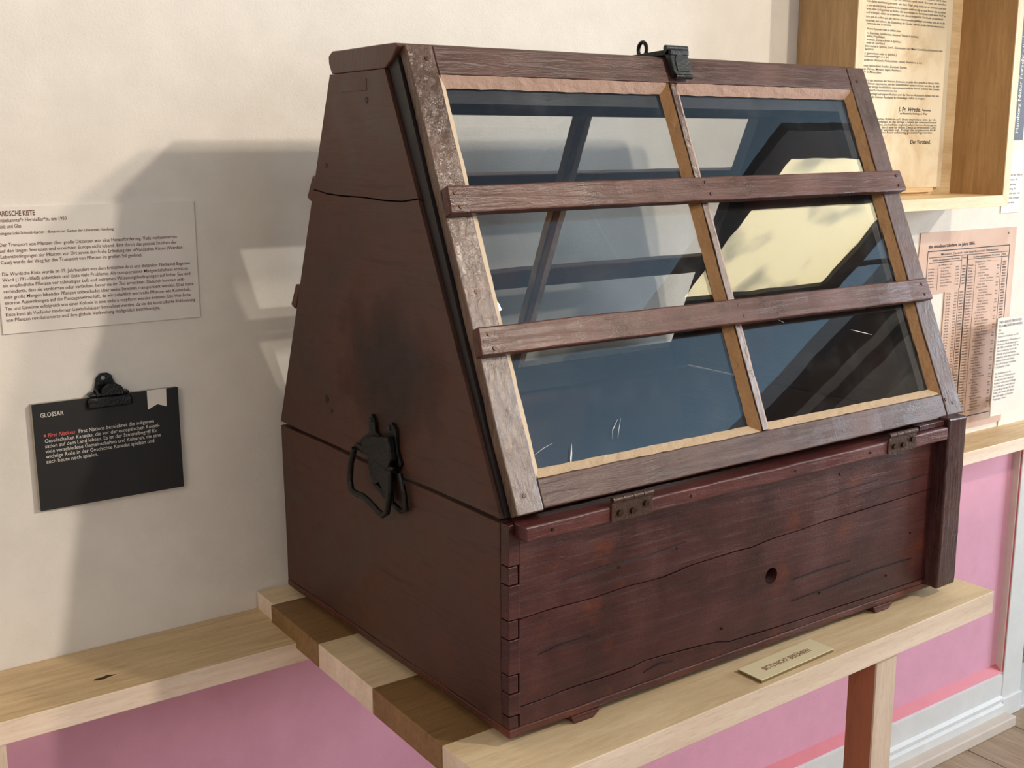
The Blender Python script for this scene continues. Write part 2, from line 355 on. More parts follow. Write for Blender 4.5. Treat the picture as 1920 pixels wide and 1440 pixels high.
leg(.706, -.06); leg(-.062, -.088); leg(.72, .62)

def ledge(name, x0, x1, yfr, label, mat):
    t = thing(name, ((x0+x1)/2, WY, -.065), label, 'shelf')
    obj('board', MB().box(x0, x1, yfr, WY, -.082, -.045), mat, t, bev=.0015)
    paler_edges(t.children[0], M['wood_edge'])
    return t
lg = ledge('wall_ledge', -1.2, -.02, .542, 'pale wooden ledge along the wall left of the table, dark knot in its top', M['wood_ledge'])
kn = MB(); kp = [(-.012, 0), (-.006, .004), (.002, .003), (.012, .006), (.024, .001), (.012, -.001), (.003, -.004), (-.006, -.003)]
kn.prism([(-.365+p[0], .600+p[1]*1.2) for p in kp], -.0453, -.0446, lambda a, b, d: (a, b, d))
obj('knot', kn, plain('dark_knot', (52, 34, 22), .8), lg, label='dark brown knot')
obj('leg', MB().box(-.565, -.522, .545, .60, FZ, -.082), M['wood_legf'], lg, bev=.001)
l2 = ledge('wall_ledge', 1.05, 2.545, .60, 'pale wooden ledge on the wall right of the case, under the printed table', M['wood_ledge'])

# ------------------------------------------------------------------ the glazed plant case
W_, D_c, H = .968, .69, .300
case = thing('glazed_plant_case', (W_/2, D_c/2, 0), 'large maroon wooden plant transport case with sloping barred glass panes on the table', 'case')
S1 = [(.018, .166), (.0204, .166), (.0647, .1678), (.1483, .1661), (.2, .1689), (.2765, .1666), (.3028, .1689), (.3295, .1728), (.4245, .1741), (.4583, .1729), (.5071, .1774), (.5753, .1794), (.624, .1814), (.6946, .1822), (.8, .184), (.95, .187)]
S2 = [(.018, .040), (.0588, .0408), (.0958, .0426), (.16, .0417), (.22, .042), (.2405, .0454), (.2804, .0437), (.3513, .039), (.391, .0354), (.4168, .0288), (.4581, .0276), (.5749, .0239), (.6592, .0233), (.7712, .0211), (.95, .020)]
T = .018
def up_(pts, d): return [(x, z+d) for x, z in pts]
g = .0009
obj('front_board', MB().prism(up_(S1, g)+[(.95, H), (.018, H)], 0, T, XZ(0)), M['front_x'], case, bev=.0006, rough=.0009, freq=25, cut=.03)
mid = obj('front_board', MB().prism(up_(S2, g)+up_(S1, -g)[::-1], 0, T, XZ(.0006)), M['front_x'], case, rough=.0004, freq=25)
cut_ = bpy.data.objects.new('cutter', bpy.data.meshes.new('cutter')); cmb = MB().cyl((.507, -.05, .116), (.507, .08, .116), .0135, 20)
cut_.data.from_pydata([v-WP[mid.name] for v in cmb.v], [], cmb.f); C.objects.link(cut_); cut_.location = mid.location
cut_.parent = case
bmf = bmesh.new(); bmf.from_mesh(cut_.data); bmesh.ops.recalc_face_normals(bmf, faces=bmf.faces); bmf.to_mesh(cut_.data); bmf.free()
mod = mid.modifiers.new('b', 'BOOLEAN'); mod.object = cut_; mod.solver = 'EXACT'
bpy.context.view_layer.update()
nm = bpy.data.meshes.new_from_object(mid.evaluated_get(bpy.context.evaluated_depsgraph_get()))
mid.modifiers.clear(); mid.data = nm; bpy.data.objects.remove(cut_)
obj('front_board', MB().prism([(.018, .012)]+[(.95, .012)]+up_(S2, -g)[::-1], 0, T, XZ(.0002)), M['front_x'], case, bev=.0006, rough=.0008, freq=30, cut=.03)
obj('bottom_board', MB().box(-.0005, .953, -.0004, D_c, -.0005, .0116), M['bottom_x'], case, bev=.002, rough=.0014, freq=22, cut=.03)
# finger joints on the near corner
fz = [(.012, .029, 1), (.031, .062, 0), (.0635, .088, 1), (.0895, .139, 0), (.1405, .166, 1), (.1675, .215, 0), (.2165, .241, 1), (.2425, H-.001, 0)]
for a, b_, side in fz:
    obj('finger_joint', MB().box(.0004, .0158 if side else .0185, .0006 if side else -.0002, T, a, b_), M['front_x'], case, bev=.0010, rough=.0006, freq=60, cut=.01)
def ribbon(nm_, pts, w, mat, parent, lab):
    n_ = len(pts); a = [(x, z+w*math.sin(math.pi*(i+.3)/(n_-.4))) for i, (x, z) in enumerate(pts)]; b2 = [(x, z-w*math.sin(math.pi*(i+.3)/(n_-.4))) for i, (x, z) in enumerate(pts)]
    return obj(nm_, MB().prism(a+b2[::-1], -.0010, .001, XZ(0)), mat, parent, label=lab)
for pts in ([(.557, .061), (.60, .0625), (.659, .063), (.71, .066), (.768, .068), (.835, .0675), (.868, .0665)], [(.56, .098), (.62, .100), (.70, .099)],
            [(.09, .205), (.16, .208), (.24, .206), (.32, .212)], [(.60, .222), (.68, .226), (.76, .229)], [(.70, .209), (.78, .213), (.86, .214), (.89, .218)],
            [(.05, .108), (.09, .112), (.14, .111)], [(.24, .028), (.27, .033), (.30, .030)]):
    ribbon('crack', pts, .0011, M['inner'], case, 'dark split along the grain')
# left base board, right base board, back
obj('side_board', MB().box(0, T, T+.0004, D_c, .0119, .2975), M['side_y'], case, bev=.0015, rough=.0012, freq=9, cut=.04)
obj('side_board', MB().box(.9495, W_, T, D_c, .0119, .30), M['side_y'], case, bev=.0015)
obj('back_board', MB().box(T, .9493, D_c-T, D_c-.0005, .0119, .298), M['side_y'], case, bev=.001)
obj('inner_floor', MB().box(T, .949, T, D_c-T, .0116, .03), M['inner'], case)
# feet battens
for x in (.105, .768):
    obj('foot', MB().prism([(x, -.0006), (x+.052, -.0006), (x+.05, -.006), (x+.04, -.0125), (x+.006, -.0125)], .0, .66, XZ(-.002)), M['bottom_x'], case, bev=.001, rough=.0006, freq=60)
# corner post on the right and top rail
obj('corner_post', MB().box(.912, .964, -.026, .018, .007, .316), M['post_z'], case, bev=.003, rough=.0016, freq=34, cut=.02, label='glossy corner post with combed end grain')
obj('post_strip', MB().box(.9645, .9685, -.022, .5, .012, .312), M['post_z'], case, bev=.001, rough=.0012, freq=40, cut=.03)
rail = obj('front_rail', MB().box(.010, .9115, -.026, .0, .2805, .302), M['rail_x'], case, bev=.0025, rough=.0014, freq=18, cut=.03)
obj('rail_lip', MB().box(.843, .9115, -.016, .012, .3032, .312), M['post_z'], case, bev=.001, rough=.001, freq=40, cut=.02)

# lid -------------------------------------------------------------
YC = .347
crk = [(.5103, .7102), (.483, .7069), (.4335, .7054), (.3661, .7053), (.3029, .7030), (.2504, .7035), (.2055, .7087)]
f_at = lambda z: .017+(z-.3025)*.4742                         # front edge of side boards
b_at = lambda z: .6905-(z-.31)*.4055
for (x0, nm_) in ((0, 'left'), (.950, 'right')):
    lowp = [(f_at(.3045), .3045), (.6905, .3045), (b_at(.7102), .7102)]+[(y, z-.0011) for y, z in crk]+[(f_at(.7087), .7078)]
    upp = [(f_at(.7087), .7098)]+[(y, z+.0011) for y, z in crk[::-1]]+[(b_at(.7124), .7124), (b_at(.884), .884), (f_at(.884), .884)]
    obj('gable_board', MB().prism(lowp, 0, T, YZ(x0)), M['side_y'], case, rough=.0005, freq=9)
    obj('gable_board', MB().prism(upp, 0, T, YZ(x0)), M['side_y'], case, rough=.0005, freq=9)
    xi = x0+T if x0 == 0 else x0-.012
    obj('inner_batten', MB().box(xi, xi+.012, .22, .50, .688, .73), M['inner'], case)
# ridge: shaped cap board + small recess rail lines
rp = [(.272, .896), (.256, .913), (.264, .9175), (.448, .9175), (.461, .911), (.461, .900), (.452, .8845), (.292, .8845)]
obj('ridge_board', MB().prism(rp, 0, W_, YZ(0)), M['side_z'], case, bev=.002, rough=.0008, freq=16, cut=.05)
obj('gable_patch', MB().box(-.0008, .004, .345, .425, .857, .874), M['side_y'], case, bev=.0006, label='small inset repair piece')
lip = obj('lid_lip', MB().box(.02, .95, D_c-.022, D_c-.008, .296, .312), M['inner'], case)
for y, z, r in ((.3467, .8434, .004), (.4797, .75, .0035), (.5068, .377, .006), (.49, .36, .0035)):
    obj('nail_hole', MB().prism([(y+r*math.cos(a*.785)*(1+.3*math.sin(a*2.1)), z+r*1.2*math.sin(a*.785)) for a in range(8)], -.0006, .002, YZ(0)), M['inner'], case, label='dark hole')

# sashes -----------------------------------------------------------
s0 = Vector((0, -.0056, .3136)); s1 = Vector((0, .2533, .9159)); su = (s1-s0).normalized(); sn = Vector((1, 0, 0)).cross(su)
def FR(x, s, n): q = s0+su*s+sn*n; return (x, q.y, q.z)
def BK(x, s, n): q = s0+su*s+sn*n; return (x, 2*YC-q.y, q.z)
OX0, OX1, OS0, OS1, SL = .054, .938, .041, .613, .6555
TH = .017
def sash(P, front):
    nm = 'front_sash' if front else 'back_sash'
    f = thing_child(nm)
    def pc(n_, x0, x1, a, b_, c0, c1, mt, **k): return obj(n_, MB().box(x0, x1, a, b_, c0, c1, P), mt, f, **k)
    R_ = dict(bev=.0018, rough=.0012, freq=22, cut=.03)
    pc('stile', .010, OX0, -.002, SL, -TH, 0, M['sash_z'], **R_)
    pc('stile', OX1, .984, .002, SL, -TH, 0, M['stile_right'], **R_)
    pc('top_rail', OX0+.0006, OX1-.0006, OS1, SL-.001, -TH, -.0008, M['sash_x'], **R_)
    pc('bottom_rail', OX0+.0006, OX1-.0006, 0, OS0, -TH, -.0008, M['sash_x'], **R_)
    # mullion: fillet between two putty bevels
    cx = .4925
    obj('mullion', MB().prism([(cx-.007, -TH), (cx+.007, -TH), (cx+.0055, -.0008), (cx-.0055, -.0008)], OS0+.0008, OS1-.0008, lambda a, b, d: P(a, d, b)), M['sash_z'], f, bev=.0006, rough=.0008, freq=40, cut=.03)
    gd = -.0145
    for (a, b_) in ((OX0, cx-.007), (cx+.007, OX1)):
        obj('glass_pane', MB().box(a+.001, b_-.001, OS0+.001, OS1-.001, gd-.003, gd, P), M['glass'], f)
        w = .015
        R2 = dict(rough=.0011, freq=70, cut=.012)
        # putty fillets; triangular
        obj('putty', MB().prism([(a, -.0025), (a+w, gd+.0004), (a, gd+.0004)], OS0, OS1, lambda p, q, d: P(p, d, q)), M['putty'] if a < .1 else M['putty_pink'], f, **R2)
        obj('putty', MB().prism([(b_, -.0025), (b_-w, gd+.0004), (b_, gd+.0004)], OS0, OS1, lambda p, q, d: P(p, d, q)), M['ochre'], f, label='ochre putty', **R2)
        obj('putty', MB().prism([(OS0, -.0025), (OS0+.013, gd+.0004), (OS0, gd+.0004)], a+.004, b_-.004, lambda p, q, d: P(d, p, q)), M['putty'], f, **R2)
        obj('putty', MB().prism([(OS1, -.0025), (OS1-.015, gd+.0004), (OS1, gd+.0004)], a+.004, b_-.004, lambda p, q, d: P(d, p, q)), M['putty_pink'], f, label='pinkish putty', **R2)
    return f
def thing_child(nm):
    o = bpy.data.objects.new(nm, None); C.objects.link(o); o.parent = case; WP[nm] = Vector((W_/2, YC, .6)); o.location = WP[nm]-WP[case.name]; o.empty_display_size = .03
    return o
fs = sash(FR, True); bs = sash(BK, False)
# guard slats across both sashes with screws
def slat(P, x0, x1, s, ds, first):
    hw = .0195
    o = obj('guard_slat', MB().prism([(x0, s-hw), (x1, s-hw+ds), (x1-.003, s+hw+ds), (x0+.003, s+hw)], .0004, .0165, lambda a, b, d: P(a, b, d)), M['slat_x'], case, bev=.0022, rough=.0012, freq=18, cut=.03)
    for (x, dz) in ((.022, .009), (.026, -.011), (.488, .010), (.494, -.009), (x1-.02, .009), (x1-.02, -.010)) if first else ():
        sc_ = s+dz+ds*(x-x0)/(x1-x0)
        c_ = Vector(P(x, sc_, .0165)); n_ = (Vector(P(x, sc_, .02))-c_).normalized()
        mb = MB().cyl(c_-n_*.002, c_+n_*.0012, .0032, 12)
        obj('screw', mb, M['screw'], o, label='rusty screw head')
    return o
slat(FR, .008, .985, .4245, .006, True); slat(FR, .004, .969, .2285, -.001, True)
slat(BK, .000, .975, .431, 0, False); slat(BK, .000, .975, .235, 0, False)
# lid frame behind each sash
for P, nm in ((FR, 'f'), (BK, 'b')):
    fr_ = MB()
    obj('lid_frame', MB().box(.006, .062, .0, SL, -.045, -TH-.002, P) if nm == 'f' else MB().box(.018, .070, .0, SL, -.045, -TH-.002, P), M['inner'], case)
    obj('lid_frame', MB().box(.905, .9498, .0, SL, -.045, -TH-.002, P), M['inner'], case)
    obj('lid_frame', MB().box(.062, .905, .578, SL, -.045, -TH-.002, P), M['inner'], case)
obj('lid_frame', MB().box(.018, .949, D_c-.04, D_c-.019, .300, .345), M['inner'], case)
# near-black lid frame colour carries the deep shade of the left gap
# scratches, and sun caustics painted on the panes as white strokes
M['smear_glint'] = plain('white_scratch_glint', (214, 220, 222), .5)
def scratch_glint(pts, w):
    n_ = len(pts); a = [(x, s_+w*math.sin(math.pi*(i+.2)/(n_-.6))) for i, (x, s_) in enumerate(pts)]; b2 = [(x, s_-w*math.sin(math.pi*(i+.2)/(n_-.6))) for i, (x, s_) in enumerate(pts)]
    obj('scratch_glint', MB().prism(a+b2[::-1], -.0144, -.0142, lambda p, q, d: FR(p, q, d)), M['smear_glint'], fs, label='pale stroke on the glass, among scratches and painted sun glints')
scratch_glint([(.767, .179), (.785, .174), (.800, .170), (.817, .165)], .0006); scratch_glint([(.596, .214), (.604, .210), (.612, .206)], .0006)
scratch_glint([(.206, .074), (.210, .086), (.224, .100)], .0007); scratch_glint([(.216, .074), (.222, .086), (.230, .101)], .0007)
scratch_glint([(.123, .046), (.126, .056), (.131, .068), (.134, .078)], .0035); scratch_glint([(.068, .072), (.085, .079), (.104, .084)], .0003)
# screws in the sash corners
for (x, s) in ((.028, .022), (.945, .03), (.962, .022), (.955, .628), (.040, .635), (.03, .30)):
    c_ = Vector(FR(x, s, 0)); obj('screw', MB().cyl(c_-sn*.001, c_+sn*.0009, .0032, 12), M['screw'], case, label='rusty screw head')
# hinges on the front rail
def hinge(x):
    z0, z1, w = .285, .312, .074
    h = obj('hinge', MB().box(x, x+w, -.0282, -.0262, z0-.004, z1-.002), M['rust'], case, bev=.0005, label='brown painted butt hinge')
    for i in range(4):
        a = x+w*i/4; obj('knuckle', MB().cyl((a+.0006, -.0275, z1), (a+w/4-.0006, -.0275, z1), .0042, 12), M['rust'], h, smooth=True)
    for (dx, dz) in ((.014, .008), (.037, .007), (.061, .013)):
        c_ = Vector((x+dx, -.0282, z0+dz)); sw = obj('screw', MB().tube([c_, c_+Vector((0, -.0022, 0)), c_+Vector((0, -.0034, 0))], .0046, 14), M['screw'], h, label='domed screw head')
hinge(.151); hinge(.744)
for x in (.052, .30, .52, .70):
    obj('nail', MB().cyl((x, -.0272, .291), (x, -.0258, .291), .0022, 8), M['iron'], rail)
for (x, z) in ((.30, .205), (.625, .06), (.80, .05), (.86, .115), (.66, .255), (.19, .20), (.40, .055)):
    obj('nail', MB().cyl((x, -.0008, z), (x, .002, z), .0022, 8), M['iron'], case)

# top hasp ---------------------------------------------------------
hs = obj('hasp', MB().prism([(.490, .664), (.490, .628), (.494, .619), (.526, .619), (.530, .628), (.530, .664)], .0006, .012, lambda a, b, d: FR(a, b, d)), M['iron_grey'], case, bev=.002, label='dark grey iron hasp on the ridge')
obj('hasp_boss', MB().prism([(.510+.013*math.cos(t), .640+.016*math.sin(t)) for t in [math.pi*k/10 for k in range(11)]]+[(.497, .626), (.523, .626)], .012, .0138, lambda a, b, d: FR(a, b, d)), M['iron_grey'], hs, bev=.0008)
kc = Vector(FR(.51, .619, .009)); obj('hinge_pin', MB().cyl(kc-Vector((.018, 0, 0)), kc+Vector((.018, 0, 0)), .0042, 12), M['iron'], hs, smooth=True)
kc2 = Vector(FR(.51, .667, .009)); obj('hinge_pin', MB().cyl(kc2-Vector((.023, 0, 0)), kc2+Vector((.023, 0, 0)), .005, 12), M['iron_grey'], hs, smooth=True)
obj('strap', MB().prism([(.24, .919), (.385, .9185), (.385, .9215), (.26, .9275), (.24, .927)], -.02, .02, YZ(.51)), M['iron'], hs, bev=.001)
sp = [(.500, .318+.010*math.cos(t), .922+.010+.012*math.sin(t)) for t in [math.pi*k/10 for k in range(-2, 13)]]
obj('staple', MB().tube(sp, .0032, 8), M['iron'], hs, smooth=True)

# side latch with wire bail ----------------------------------------
lt = obj('latch', MB().prism([(.358, .372), (.348, .383), (.338, .372), (.336, .357), (.322, .352), (.304, .356), (.300, .374), (.288, .381), (.276, .373), (.272, .340), (.262, .322), (.280, .300), (.352, .308), (.360, .318), (.392, .330), (.372, .345), (.354, .352)], -.006, .0, YZ(-.0005)), M['iron'], case, bev=.0012, rough=.0008, freq=60, label='black iron side latch with hanging wire bail')
obj('latch_body', MB().prism([(.346, .350), (.280, .362), (.270, .330), (.282, .312), (.352, .318), (.360, .334)], -.018, -.006, YZ(-.0005)), M['iron'], lt, bev=.003, rough=.001, freq=50)
obj('hinge_pin', MB().cyl((-.0125, .268, .313), (-.0125, .384, .327), .0052, 12), M['iron'], lt, smooth=True)
obj('latch_tongue', MB().prism([(.352, .318), (.282, .308), (.276, .262), (.290, .258), (.318, .284), (.332, .276), (.344, .284)], -.013, -.009, YZ(-.0005)), M['iron'], lt, bev=.001)
bl = [(.378, .325), (.388, .300), (.391, .272), (.384, .258), (.366, .256), (.345, .258), (.325, .254), (.300, .246), (.285, .243), (.274, .250), (.270, .270), (.268, .295), (.272, .314)]
obj('wire_bail', MB().tube([(-.020-.006*math.sin(math.pi*i/12), y, z) for i, (y, z) in enumerate(bl)], .0048, 10), M['iron'], lt, smooth=True)
bl2 = [(.345, .305), (.338, .278), (.300, .262), (.262, .252), (.247, .258), (.250, .280), (.262, .310)]
obj('wire_bail', MB().tube([(-.008, y, z) for y, z in bl2], .0042, 10), M['iron'], lt, smooth=True)
obj('screw', MB().cyl((-.009, .292, .372), (-.006, .292, .372), .004, 10), M['iron_grey'], lt); obj('screw', MB().cyl((-.009, .347, .374), (-.006, .347, .374), .004, 10), M['iron_grey'], lt)

# ------------------------------------------------------------------ sign on the table
sg = thing('table_sign', (.505, -.042, TZ), 'small pale cardboard sign reading BITTE NICHT BERÜHREN lying on the table', 'sign')
sa = math.radians(3); so = Vector((.4165, -.069, TZ))
def SG(a, b, h): return (so.x+a*math.cos(sa)-b*math.sin(sa)*.4, so.y+a*math.sin(sa)+b*math.cos(sa), so.z+h)
obj('backing', MB().prism([(0, 0), (.176, 0), (.176, .047), (0, .047)], .0002, .0045, SG), M['sign_side'], sg)
obj('face', MB().prism([(0, 0), (.176, 0), (.176, .047), (0, .047)], .0046, .0058, SG), M['sign'], sg)
text_part([('BITTE NICHT BERÜHREN', .030, .017, .112, .0150)], lambda a, b, h: SG(a, b, .0060), M['ink_brown'], sg, bold=.012)

# ------------------------------------------------------------------ wall label
lb = thing('wall_label', (-.28, WY, .59), 'white wall label headed WARDSCHE KISTE with plum text above the black card', 'sign')
obj('board', MB().box(-.437, -.1235, WY-.0035, WY-.0002, .497, .6905), M['card_white'], lb, bev=.0004)
PW = lambda y: (lambda a, b, h: (a, y-h, b))
xs = -.431
ls = [('WARDSCHE KISTE', -.4415+.006, .6768, .0600, .0112, 0, .014), ('Unbekannte*r Hersteller*in, um 1950', xs, .6677, .102, .0082, 0, .004), ('Holz und Glas', xs, .6587, .034, .0082, 0, .004),
      ('Leihgabe Loki-Schmidt-Garten – Botanischer Garten der Universität Hamburg', xs, .6487, .173, .0062, 0, .006)]
p1 = [('Der Transport von Pflanzen über große Distanzen war eine Herausforderung. Viele verkümmerten', -.1559, .6309), ('auf den langen Seereisen und erreichten Europa nicht lebend. Erst durch das genaue Studium der', -.1565, .6220),
      ('Lebensbedingungen der Pflanzen vor Ort sowie durch die Erfindung der »Wardschen Kiste« (Wardian', -.1476, .6132), ('Case) wurde der Weg für den Transport von Pflanzen im großen Stil geebnet.', -.2149, .6044),
      ('Die Wardsche Kiste wurde im 19. Jahrhundert von dem britischen Arzt und Botaniker Nathaniel Bagshaw', -.136, .5866), ('Ward (1791–1868) entwickelt und löste viele Probleme. Als transportables Minigewächshaus schützte', -.1403, .5778),
      ('sie empfindliche Pflanzen vor salzhaltiger Luft und extremen Witterungsbedingungen auf hoher See und', -.137, .5690), ('verhinderte, dass sie verdorrten oder verfaulten, bevor sie ihr Ziel erreichten. Dadurch konnten erst-', -.1471, .5602),
      ('mals große Mengen lebender Pflanzen unbeschadet über weite Strecken transportiert werden. Dies hatte', -.1324, .5514), ('enorme Auswirkungen auf die Plantagenwirtschaft, da wirtschaftlich wertvolle Pflanzen wie Kautschuk,', -.1377, .5426),
      ('Tee und Gewürze erfolgreich von einer Kolonie in eine andere verpflanzt werden konnten. Die Wardsche', -.1382, .5336), ('Kiste kann als Vorläufer moderner Gewächshäuser betrachtet werden, da sie die kontrollierte Kultivierung', -.1311, .5246),
      ('von Pflanzen revolutionierte und ihre globale Verbreitung maßgeblich beschleunigte.', -.1913, .5160)]
ls += [(t, xs, z, xe-xs, .0078, 0, .003) for t, xe, z in p1]
text_part(ls, PW(WY-.0037), M['ink_red'], lb)

# ------------------------------------------------------------------ black glossary card with clip
gc = thing('glossary_card', (-.29, WY, .30), 'black card headed GLOSSAR with a white ribbon mark, on the wall left of the case', 'sign')
obj('backing', MB().box(-.4074, -.1735, WY-.012, WY-.0002, .2105, .3830), M['card_side'], gc)
obj('face', MB().box(-.4074, -.1733, WY-.0132, WY-.0122, .2104, .3840), M['card_black'], gc)
obj('ribbon_mark', MB().prism([(-.2258, .3840), (-.1934, .3840), (-.1942, .3535), (-.2096, .3592), (-.2258, .3520)], 0, .0003, XZ(WY-.01355)), M['card_white'], gc, label='white swallow-tailed ribbon mark')
PG = PW(WY-.0134); x0 = -.3926
text_part([('GLOSSAR', -.3962, .3620, .036, .0100, 0, .012), ('First Nations bezeichnet die indigenen', -.3400, .3290, .1225, .0088, 0, .003),
           ('Gesellschaften Kanadas, die vor der europäischen Koloni-', x0, .3204, .1844, .0088, 0, .003), ('sation auf dem Land lebten. Es ist der Sammelbegriff für', x0, .3120, .180, .0088, 0, .003),
           ('viele verschiedene Gemeinschaften und Kulturen, die eine', x0, .3036, .1853, .0088, 0, .003), ('wichtige Rolle in der Geschichte Kanadas spielten und', x0, .2952, .1735, .0088, 0, .003),
           ('auch heute noch spielen.', x0, .2868, .0805, .0088, 0, .003)], PG, M['ink_white'], gc)
text_part([('First Nations', -.3875, .3290, .042, .0092, .2, .014)], PG, M['ink_coral'], gc)
obj('bullet', MB().box(-.3932, -.3897, WY-.0136, WY-.0133, .3303, .3338), M['ink_coral'], gc)
cp = thing('bulldog_clip', (-.288, WY-.02, .384), 'black metal bulldog clip gripping the top of the black glossary card', 'clip')
def cplate(y): 
    n = MB().prism([(-.309, .372), (-.267, .372), (-.2665, .392), (-.270, .400), (-.276, .405), (-.279, .416), (-.285, .4205), (-.297, .4205), (-.304, .414), (-.3065, .402), (-.3095, .392)], 0, .0016, XZ(y)); return n
def ring_plate(y, outline, hc, hr, th=.0016):
    mb = MB(); k = 28; hx, hz = hc
    import itertools
    inner = [(hx+hr*math.cos(2*math.pi*i/k), hz+hr*math.sin(2*math.pi*i/k)) for i in range(k)]
    outer = []
    for i in range(k):
        d = (math.cos(2*math.pi*i/k), math.sin(2*math.pi*i/k)); best = None
        for j in range(len(outline)):
            ax, az = outline[j]; bx, bz = outline[(j+1) % len(outline)]; ex, ez = bx-ax, bz-az
            den = d[0]*ez-d[1]*ex
            if abs(den) < 1e-12: continue
            t = ((ax-hx)*ez-(az-hz)*ex)/den; u = ((ax-hx)*d[1]-(az-hz)*d[0])/den
            if t > 0 and -1e-6 <= u <= 1+1e-6 and (best is None or t > best): best = t
        outer.append((hx+d[0]*best, hz+d[1]*best))
    v = [(p[0], y, p[1]) for p in inner+outer]+[(p[0], y+th, p[1]) for p in inner+outer]; f = []
    for i in range(k):
        j = (i+1) % k
        f += [(i, j, k+j, k+i), (2*k+i, 3*k+i, 3*k+j, 2*k+j), (i, 2*k+i, 2*k+j, j), (k+i, k+j, 3*k+j, 3*k+i)]
    return mb.add(v, f)
ol = [(-.3085, .386), (-.268, .386), (-.2665, .392), (-.270, .400), (-.276, .405), (-.279, .416), (-.285, .4205), (-.297, .4205), (-.304, .414), (-.3065, .402), (-.3095, .392)]
obj('handle_plate', ring_plate(WY-.006, ol, (-.2925, .4125), .0036), M['iron'], cp, label='rear handle plate with a round hole')
obj('handle_plate', MB().prism([(-.3025, .386), (-.268, .386), (-.2665, .392), (-.270, .400), (-.277, .404), (-.292, .405), (-.301, .398)], 0, .0016, XZ(WY-.0235)), M['iron'], cp, bev=.0006)
for x in (-.3075, -.268): obj('spring', MB().tube([(x, WY-.0225+.009*(1-math.cos(t)), .386+.010*math.sin(t)) for t in [math.pi*i/8 for i in range(9)]], .0022, 8), M['iron'], cp, smooth=True)
obj('jaw', MB().prism([(-.320, .3845), (-.256, .3845), (-.252, .379), (-.252, .366), (-.324, .366), (-.324, .379)], 0, .0075, XZ(WY-.0222)), M['iron'], cp, bev=.003)
obj('jaw', MB().prism([(-.320, .3905), (-.256, .3905), (-.256, .3845), (-.320, .3845)], 0, .0195, XZ(WY-.0215)), M['iron'], cp, bev=.003)

# ------------------------------------------------------------------ wooden display box on the wall
BX0, BX1, BY, BZ0, BZ1, BT = 1.343, 1.987, .557, .620, 1.36, .028
db = thing('display_box', ((BX0+BX1)/2, WY, BZ0), 'pale wooden box frame on the wall holding the long printed sheet', 'display box')
obj('side_panel', MB().box(BX0, BX0+BT, BY+.0025, WY-.001, BZ0, BZ1), M['box_z'], db, bev=.0008)
obj('side_panel', MB().box(BX1-BT, BX1, BY+.0025, WY-.001, BZ0, BZ1), M['box_z'], db, bev=.0008)
obj('bottom_panel', MB().box(BX0+BT, BX1-BT, BY+.0025, WY-.001, BZ0, BZ0+BT), M['box_x'], db, bev=.0008)
obj('top_panel', MB().box(BX0+BT, BX1-BT, BY, WY-.001, BZ1-BT, BZ1), M['box_x'], db, bev=.0008)
obj('back_panel', MB().box(BX0+BT, BX1-BT, .712, WY-.001, BZ0+BT, BZ1-BT), M['box_x'], db)
obj('edge_strip', MB().prism([(BX0, BZ0), (BX0+BT, BZ0+BT), (BX0+BT, BZ1), (BX0, BZ1)], 0, .003, XZ(BY-.001)), M['box_edge'], db, bev=.0005)
obj('edge_strip', MB().prism([(BX1, BZ0), (BX1-BT, BZ0+BT), (BX1-BT, BZ1), (BX1, BZ1)], 0, .003, XZ(BY-.001)), M['box_edge'], db, bev=.0005)
obj('edge_strip', MB().prism([(BX0, BZ0), (BX1, BZ0), (BX1-BT, BZ0+BT), (BX0+BT, BZ0+BT)], 0, .003, XZ(BY-.001)), M['box_x'], db, bev=.0005)
ps = thing('printed_sheet', (1.65, .70, .665), 'long aged cream sheet of old print signed Der Vorstand, inside the wooden box', 'paper')
obj('sheet', MB().box(1.415, 1.898, .6995, .7010, .667, 1.325), M['paper'], ps)
obj('spacer', MB().box(1.46, 1.868, .7012, .7118, .655, 1.30), M['box_x'], ps)
